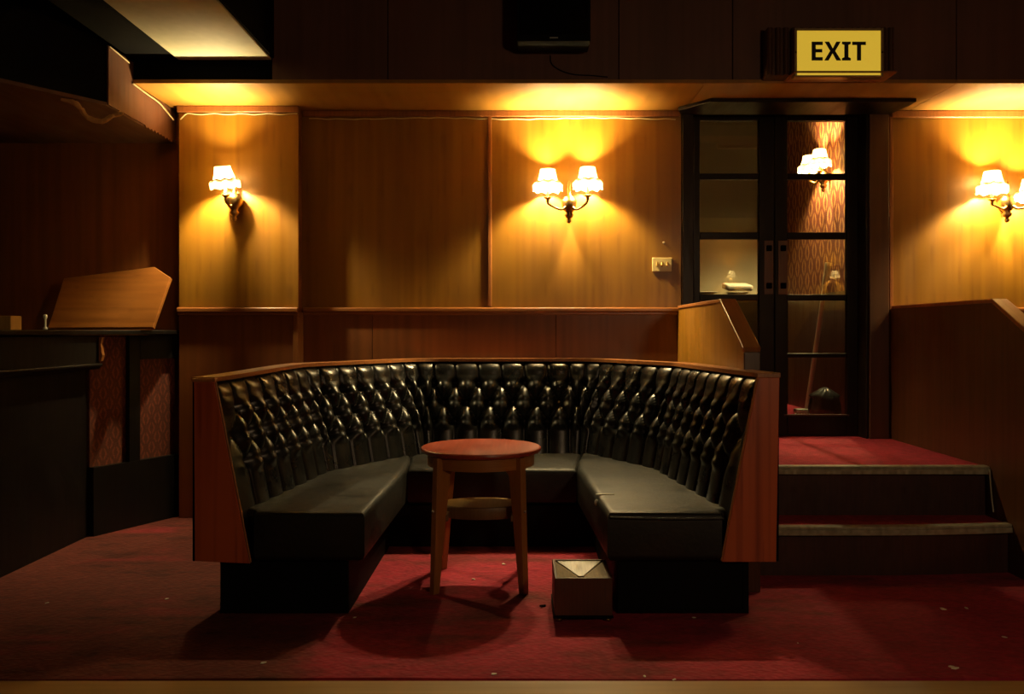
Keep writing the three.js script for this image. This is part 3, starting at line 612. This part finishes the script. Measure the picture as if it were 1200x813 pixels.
// ------------------------------------------------------------------ bar, flap and canopy
{
  const b = thing('bar_counter', 'black wooden bar counter with patterned panels running to the pillar', 'bar');
  const FZ = -4.22, foot = [-2.20, -1.0], XF = -2.19;
  mesh('front', sidePrism([[-1.0, 0.012], [FZ, 0.012], [FZ, 0.98], [-1.0, 0.98]], -2.8, XF), M.bar, b);
  mesh('fascia', boxGeo(-2.8, -2.125, 0.86, 1.03, FZ - 0.01, -1.0, 0.006), M.bar, b);
  mesh('moulding', boxGeo(-2.8, -2.112, 0.872, 0.888, FZ - 0.012, -1.0, 0.006), M.bar, b);
  mesh('counter_top', planPrism([[-2.85, -1.0], [-2.10, -1.0], [-2.10, -4.20], [-1.906, -4.46], [-1.906, -4.70], [-2.85, -4.70]], 1.032, 1.056, 0.004), M.bar, b);
  // return of the bar front towards the pillar
  const P0 = V2(-2.168, -4.232), P1 = V2(-1.93, -4.70), D = P1.clone().sub(P0), Ln = D.length(); D.normalize();
  const seg = (a, c, y0, y1, o0, o1, mat, name) => {
    const N = V2(-D.y, D.x); const q = (s, o) => [P0.x + D.x * s + N.x * o, P0.y + D.y * s + N.y * o];
    return mesh(name, planPrism([q(a, -o1), q(c, -o1), q(c, -o0), q(a, -o0)].map(p => p), y0, y1, 0), mat, b);
  };
  const inn = -0.05, sgn = 1;
  seg(0, Ln, 0.012, 0.36, -0.012, 0.06, M.bar, 'skirting');
  seg(0.0, Ln, 0.36, 1.03, 0.02, 0.06, M.barPaper, 'papered_panel');
  seg(0.21, 0.275, 0.36, 1.03, -0.01, 0.02, M.bar, 'post');
  seg(0.275, Ln, 0.90, 1.03, -0.012, 0.02, M.bar, 'fascia');
  mesh('bracket', frontPrism([[-2.118, 0.90], [-2.108, 0.90], [-2.10, 0.93], [-2.104, 0.945], [-2.108, 0.985], [-2.10, 1.02], [-2.118, 1.02]], FZ - 0.005, FZ + 0.02), M.trim, b);

  // raised flap board leaning on the counter
  const z0 = -4.36, y0 = 1.0575, tilt = Math.tan(0.42);
  const hit = (px, py) => { // the pixel's ray meets the leaning plane z = z0 - (y - y0) * tilt
    const a = (px - VX) / FOCAL, c = (VY - py) / FOCAL; const d = (-z0 + (EYE - y0) * tilt) / (1 - c * tilt); return [a * d, EYE + c * d, -d];
  };
  const Q = [hit(57, 383), hit(180, 382), hit(200, 326), hit(181, 313.5), hit(75, 327)];
  for (const q of Q.slice(0, 2)) { q[1] = y0 + 0.001; }
  const s = new THREE.Shape(Q.map(q => V2(q[0], Math.hypot(q[1] - y0, q[2] - z0))));
  const g = new THREE.ExtrudeGeometry(s, { depth: 0.02, bevelEnabled: true, bevelSize: 0.003, bevelThickness: 0.003, bevelOffset: -0.003, bevelSegments: 1 });
  uvBox(g, 0.2, 0, true); g.translate(0, 0, -0.02); g.rotateX(-0.42); g.translate(0, y0 + 0.003, z0);
  tag(mesh('bar_flap', g, M.flap), 'varnished wooden bar flap with a cut corner leaning on the counter', 'board');
  // small things on the counter
  tag(mesh('wooden_box', boxGeo(-2.62, -2.475, 1.0565, 1.125, -4.15, -4.06, 0.003), M.shelf), 'small pale wooden box on the bar counter', 'box');
  const kn = mesh('tap_knob', lathe([[0.0001, 0], [0.012, 0.001], [0.010, 0.012], [0.005, 0.018], [0.005, 0.055], [0.011, 0.066], [0.010, 0.078], [0.0001, 0.082]], 20), M.white);
  kn.position.set(-2.455, 1.0565, -4.32); tag(kn, 'small pale knob on a stem beside the bar flap', 'knob');

  // canopy over the bar
  const c = thing('bar_canopy', 'dark boxed canopy hanging over the bar with torn lower edge', 'canopy');
  const plan = [[-1.962, ZW + 0.001], [-1.962, -3.96], [-2.235, -3.58], [-2.62, -3.0], [XL, -3.0], [XL, ZW + 0.001]];
  mesh('underside', planPrism(plan, 2.118, 2.135), M.canopyWood || (M.canopyWood = wood([0.09, 0.032, 0.014], [0.17, 0.062, 0.026], 5, 0.7, 0.8, 0.8)), c);
  mesh('box', planPrism(plan.map(([x, z]) => [x - 0.006 * (x > -3), z]), 2.136, HI - 0.002), M.bulkheadBlack, c);
  // pelmet at the side with a ragged bottom
  const rag = []; for (let i = 0; i <= 40; i++) { const z = mix(-3.965, ZW + 0.012, i / 40); rag.push([z, 2.125 - 0.012 * (i > 20 ? ((i % 2) * 0.9 + rnd() * 0.5) : 0.2 * rnd())]); }
  mesh('pelmet', sidePrism([...rag, [ZW + 0.012, 2.298], [-4.222, 2.298], [-4.222, 2.405], [-3.965, 2.405]], -1.961, -1.953), M.canopyWood, c);
  // torn strip hanging from the underside
  {
    const path = [[72, 116, 3.84], [88, 121, 3.86], [95, 128, 3.88], [101, 136, 3.90], [111, 141, 3.92], [119, 143, 3.93], [127, 139, 3.94], [134, 135, 3.95], [142, 133, 3.955]].map(a => at(...a));
    const g = tubeGeo(path, 0.011, 64, 10), p = g.attributes.position;
    for (let i = 0; i < p.count; i++) { const v = V3().fromBufferAttribute(p, i); const q = 0.010 * (noise(v.x * 90, v.y * 90, 64, 64, 1) - 0.5), w = 0.010 * (noise(v.y * 110, v.z * 70, 64, 64, 2) - 0.5); p.setXYZ(i, v.x + q, v.y + w, v.z + q); }
    g.computeVertexNormals();
    mesh('torn_strip', g, M.torn, c);
  }
  mesh('torn_tip', new THREE.IcosahedronGeometry(0.012, 1).scale(1, 0.7, 0.6).translate(...Object.values(at(142, 133, 3.95))), M.torn, c);
}

// ------------------------------------------------------------------ cables
function cable(pts, r, label, group) { return tag(mesh('cable', tubeGeo(pts, r, pts.length * 8, 6), M.cable), label, 'cable', group); }
{
  const pts = []; for (let i = 0; i <= 16; i++) pts.push(V3(mix(-1.89, -1.24, i / 16), SOF - 0.044 + 0.003 * Math.sin(i * 1.7) - (i === 0 ? 0.03 : 0), ZC + 0.006));
  cable(pts, 0.004, 'thin pale cable tacked along the top of the pillar');
  const q = []; for (let i = 0; i <= 40; i++) q.push(V3(mix(-1.2, 0.88, i / 40), SOF - 0.044 - 0.004 * Math.sin(i * 0.35) + 0.002 * Math.sin(i * 2.3), ZW + 0.006));
  cable(q, 0.0035, 'thin pale cable tacked along the top of the wall above the booth');
  cable([V3(-1.946, 2.293, -4.20), V3(-1.945, 2.285, -4.35), V3(-1.944, 2.278, -4.50), V3(-1.94, 2.25, -4.60), V3(-1.925, 2.222, -4.64)], 0.004, 'thin pale cable drooping along the side of the bar canopy');
  cable([V3(-1.948, 2.40, -3.97), V3(-1.946, 2.392, -4.06), V3(-1.945, 2.384, -4.16)], 0.0035, 'short pale cable at the top edge of the bar canopy');
  // speaker lead
  const zc = ZS + 0.006;
  const l = tag(mesh('speaker_lead', tubeGeo([V3(0.15, 2.44, zc), V3(0.155, 2.40, zc), V3(0.19, 2.37, zc), V3(0.26, 2.345, zc), V3(0.36, 2.338, zc), V3(0.44, 2.33, zc)], 0.003, 40, 6), M.speaker), 'black lead hanging below the loudspeaker', 'cable'); void l;
}

// ------------------------------------------------------------------ loudspeaker
{
  const z1 = -4.0, d = 4.0, a = at(606, 48, d), b = at(692, 48, d);
  const t = thing('loudspeaker', 'black loudspeaker box fixed to the dark bulkhead', 'loudspeaker', [0, 0, 0]);
  mesh('cabinet', boxGeo(a.x, b.x, a.y, a.y + 0.42, z1 - 0.17, z1, 0.006), M.speaker, t);
  mesh('grille', boxGeo(a.x + 0.012, b.x - 0.012, a.y + 0.03, a.y + 0.41, z1 + 0.0005, z1 + 0.01, 0.004), M.bulkheadBlack, t);
  mesh('badge', boxGeo((a.x + b.x) / 2 - 0.02, (a.x + b.x) / 2 + 0.02, a.y + 0.012, a.y + 0.018, z1, z1 + 0.003), M.steel, t);
  mesh('bracket', boxGeo((a.x + b.x) / 2 - 0.05, (a.x + b.x) / 2 + 0.05, a.y + 0.2, a.y + 0.3, ZS, z1 - 0.171), M.steel, t);
}

// ------------------------------------------------------------------ EXIT sign
{
  const d = 4.06, z = -d, A = at(931, 90, d), B = at(1035, 33, d);
  const t = thing('exit_sign', 'lit yellow EXIT sign on a fluted wooden housing', 'sign');
  const hx0 = at(899, 0, 4.10).x, hx1 = at(1049, 0, 4.12).x;
  mesh('housing', boxGeo(hx0 + 0.01, hx1 - 0.01, SOF + 0.012, 2.545, ZS + 0.001, -4.125), M.doorFrame, t);
  const n = 16; for (let i = 0; i < n; i++) { const x = mix(hx0, hx1, (i + 0.5) / n); mesh('flute', new THREE.CylinderGeometry(0.014, 0.014, 0.232, 12, 1, false).translate(x, (SOF + 0.012 + 2.545) / 2, -4.125), M.doorFrame, t); }
  mesh('sign_box', boxGeo(A.x, B.x, A.y, B.y, -4.11, z - 0.003, 0.003), M.brass, t);
  const face = (() => { const m = new THREE.MeshStandardMaterial({ roughness: 0.4 }); m.color.setRGB(0.42, 0.33, 0.10); m.emissive.setRGB(1, 0.64, 0.05); m.emissiveIntensity = 0.55; return m; })();
  const w = 0.012; mesh('lit_face', boxGeo(A.x + w, B.x - w, A.y + w * 0.6, B.y - w, z - 0.004, z, 0.001), face, t);
  const fr = plain(0.30, 0.20, 0.09, 0.4);
  for (const [x0, x1, y0, y1] of [[A.x, A.x + w, A.y, B.y], [B.x - w, B.x, A.y, B.y], [A.x + w, B.x - w, B.y - w, B.y], [A.x + w, B.x - w, A.y, A.y + w * 0.6]]) mesh('frame_strip', boxGeo(x0 + 0.0003, x1 - 0.0003, y0 + 0.0003, y1 - 0.0003, z - 0.002, z + 0.004, 0.001), fr, t);
  mesh('drip_ledge', boxGeo(A.x - 0.005, hx1 - 0.02, SOF + 0.003, SOF + 0.011, -4.21, z + 0.01, 0.002), M.trim, t);
  for (const x of [A.x + 0.006, B.x - 0.006]) mesh('screw', new THREE.SphereGeometry(0.004, 8, 6).translate(x, (A.y + B.y) / 2, z + 0.004), M.bulkheadBlack, t);
  const font = await new FontLoader().loadAsync('fonts/droid/droid_sans_bold.typeface.json');
  const T0 = at(951, 71, d), T1 = at(1014.5, 49, d);
  const txt = new TextGeometry('EXIT', { font, size: 1, depth: 0.002, curveSegments: 4 }); txt.computeBoundingBox();
  const bb = txt.boundingBox; txt.translate(-bb.min.x, -bb.min.y, 0);
  txt.scale((T1.x - T0.x) / (bb.max.x - bb.min.x), (T1.y - T0.y) / (bb.max.y - bb.min.y), 1); txt.translate(T0.x, T0.y, z + 0.0008);
  mesh('lettering', txt, plain(0.012, 0.008, 0.005, 0.6), t);
  const L = new THREE.RectAreaLight(new THREE.Color().setRGB(1, 0.7, 0.1), 0.35, B.x - A.x - 0.03, B.y - A.y - 0.03);
  L.position.set((A.x + B.x) / 2, (A.y + B.y) / 2, z + 0.012); L.lookAt((A.x + B.x) / 2, (A.y + B.y) / 2, z + 1); L.name = 'sign_light'; t.add(L);
}

// ------------------------------------------------------------------ light switch
{
  const c = at(776, 310, 4.74), t = thing('light_switch', 'brass triple light switch on the panelled wall beside the doors', 'switch', [c.x, c.y, ZW]);
  mesh('plate', boxGeo(-0.056, 0.056, -0.040, 0.040, 0.0005, 0.010, 0.004), M.switchPlate, t);
  for (const x of [-0.028, 0, 0.028]) mesh('toggle', new RoundedBoxGeometry(0.012, 0.026, 0.016, 2, 0.004).rotateX(-0.35).translate(x, 0.002, 0.014), M.brass, t);
  const w = at(778, 284, 4.74); const n = mesh('wall_nail', new THREE.SphereGeometry(0.007, 10, 8).translate(w.x, w.y, ZW + 0.004), M.white); tag(n, 'tiny pale nail head in the panel above the light switch', 'nail');
}

// ------------------------------------------------------------------ things in the lobby
{
  // mop leaning on the papered wall
  const t = thing('mop', 'pale handled mop leaning on the papered wall behind the door', 'mop', [2.03, LAND, -5.95]);
  const dir = V3(0.17, 1.12, -0.02);
  const pole = new THREE.CylinderGeometry(0.017, 0.017, 1.05, 14); pole.translate(0, 0.56, 0); pole.applyQuaternion(new THREE.Quaternion().setFromUnitVectors(V3(0, 1, 0), dir.clone().normalize()));
  mesh('handle', pole, M.white, t);
  const grip = new THREE.CylinderGeometry(0.022, 0.022, 0.16, 14); grip.translate(0, 1.03, 0); grip.applyQuaternion(new THREE.Quaternion().setFromUnitVectors(V3(0, 1, 0), dir.clone().normalize()));
  mesh('grip', grip, M.candle, t);
  const h = mesh('mop_head', new RoundedBoxGeometry(0.16, 0.03, 0.07, 2, 0.01).translate(0, 0.045, 0), M.steel, t);
  for (let i = 0; i < 9; i++) { const x = mix(-0.07, 0.07, i / 8); mesh('strand', tubeGeo([V3(x, 0.035, 0.01), V3(x * 1.2, 0.018, 0.035), V3(x * 1.4, 0.008, 0.07 + 0.02 * rnd())], 0.007, 8, 6), M.white, h); }
  // sideboard with trays
  const s = thing('sideboard', 'dark sideboard standing in the lobby behind the doors', 'sideboard', [1.52, LAND, -6.3]);
  mesh('top', boxGeo(-0.42, 0.46, 0.855, 0.88, -0.2, 0.2, 0.004), M.bar, s);
  mesh('body', boxGeo(-0.40, 0.44, 0.08, 0.854, -0.19, 0.18, 0.004), M.bar, s);
  for (const x of [-0.37, 0.41]) for (const z of [-0.16, 0.15]) mesh('leg', boxGeo(x - 0.02, x + 0.02, 0, 0.0795, z - 0.02, z + 0.02, 0.003), M.bar, s);
  for (const x of [-0.19, 0.22]) { const dr = mesh('door', boxGeo(x - 0.19, x + 0.19, 0.10, 0.84, 0.181, 0.196, 0.004), M.bar, s); mesh('knob', new THREE.SphereGeometry(0.012, 12, 8).translate(x + 0.15, 0.5, 0.206), M.brass, dr); }
  const Y = LAND + 0.8805;
  const plates = [[1.36, -6.2, 0.10, 'wide pale plate on the lobby sideboard'], [1.62, -6.25, 0.085, 'smaller pale plate on the lobby sideboard'], [1.88, -6.22, 0.09, 'pale plate at the end of the lobby sideboard by the papered wall']];
  for (const [x, z, r, label] of plates) { const p = mesh('plate', lathe([[0.0001, 0.002], [r * 0.6, 0], [r * 0.65, 0.004], [r, 0.016], [r * 0.98, 0.019], [r * 0.62, 0.008], [0.0001, 0.006]], 32), M.white); p.position.set(x, Y, z); tag(p, label, 'plate'); }
  const f = mesh('folded_cloth', (() => { const g = new RoundedBoxGeometry(0.2, 0.045, 0.16, 3, 0.018); const p = g.attributes.position; for (let i = 0; i < p.count; i++) p.setY(i, p.getY(i) + 0.012 * Math.sin(p.getX(i) * 40 + p.getZ(i) * 17)); g.computeVertexNormals(); return g; })(), M.white); f.position.set(1.62, Y + 0.06, -6.25); tag(f, 'crumpled white cloth lying on a plate in the lobby', 'cloth');
  // dark sack by the wall
  const b = mesh('refuse_sack', (() => { const g = new THREE.SphereGeometry(0.17, 40, 28); const p = g.attributes.position; for (let i = 0; i < p.count; i++) { const v = V3().fromBufferAttribute(p, i), y = v.y / 0.17; const k = 1 + 0.08 * Math.sin(9 * Math.atan2(v.z, v.x) + 3 * y) * (0.4 + 0.6 * Math.max(0, y)) ; p.setXYZ(i, v.x * k * (y > 0.6 ? 1.25 - 0.9 * (y - 0.6) * 1.6 : 1), y < -0.75 ? -0.75 * 0.17 : v.y * (y > 0.4 ? 1.45 : 1), v.z * k); } g.computeVertexNormals(); return g; })(), plain(0.03, 0.03, 0.03, 0.3)); b.scale.setScalar(0.62); b.position.set(2.06, LAND + 0.0795, -5.66); tag(b, 'dark refuse sack on the lobby floor beside the mop', 'sack');
}

// ------------------------------------------------------------------ litter on the carpet
{
  const spots = [[308, 777, 1.1], [578, 790, 1.0], [415, 724, 0.8], [379, 722, 0.0], [1105, 714, 1.3], [1132, 713, 1.1], [1177, 747, 0.9], [1118, 783, 1.6], [790, 797, 0.8], [590, 661, 1.1], [555, 679, 0.9], [755, 793, 0.7], [935, 754, 0.5], [813, 724, 0.8], [905, 673, 0.7], [195, 702, 0.9], [55, 707, 0.8]];
  for (const [px, py, k] of spots) {
    if (!k) continue;
    const d = FOCAL * (EYE - 0.012) / (py - VY), x = (px - VX) * d / FOCAL;
    const g = new THREE.IcosahedronGeometry(0.0065 * k, 1), p = g.attributes.position;
    for (let i = 0; i < p.count; i++) { const v = V3().fromBufferAttribute(p, i); const q = 1 + 0.5 * Math.sin(311 * v.x + 173 * v.z * 2 + px); p.setXYZ(i, v.x * q * 1.2, Math.max(-0.0022, v.y * 0.3), v.z * q); }
    g.computeVertexNormals();
    const m = mesh('paper_scrap', g, M.white); m.position.set(x, 0.0145, -d); m.rotation.y = px;
    const where = py > 765 && px < 800 ? 'near the front edge of the red carpet' : px > 1000 ? 'on the red carpet in front of the steps' : px < 200 ? 'on the stained carpet beside the bar' : py < 690 && px < 620 ? 'on the carpet inside the booth by the table' : px < 420 ? 'at the foot of the bar side bench plinth' : px < 830 ? 'at the foot of the stairs side bench plinth' : py < 690 ? 'under the booth end panel beside the steps' : 'on the bare red carpet before the lowest step';
    tag(m, `tiny pale scrap of litter ${where}`, 'litter', 'scraps of litter on the carpet');
  }
  const d = FOCAL * (EYE - 0.012) / (711 - VY), s = mesh('cigarette_butt', new THREE.CylinderGeometry(0.004, 0.004, 0.026, 10).rotateZ(1.45), M.bulkheadBlack); s.position.set((636 - VX) * d / FOCAL, 0.0165, -d); s.rotation.y = 0.7; tag(s, 'dark stub on the carpet between table and ash bin', 'litter');
}

renderer.render(scene, camera);
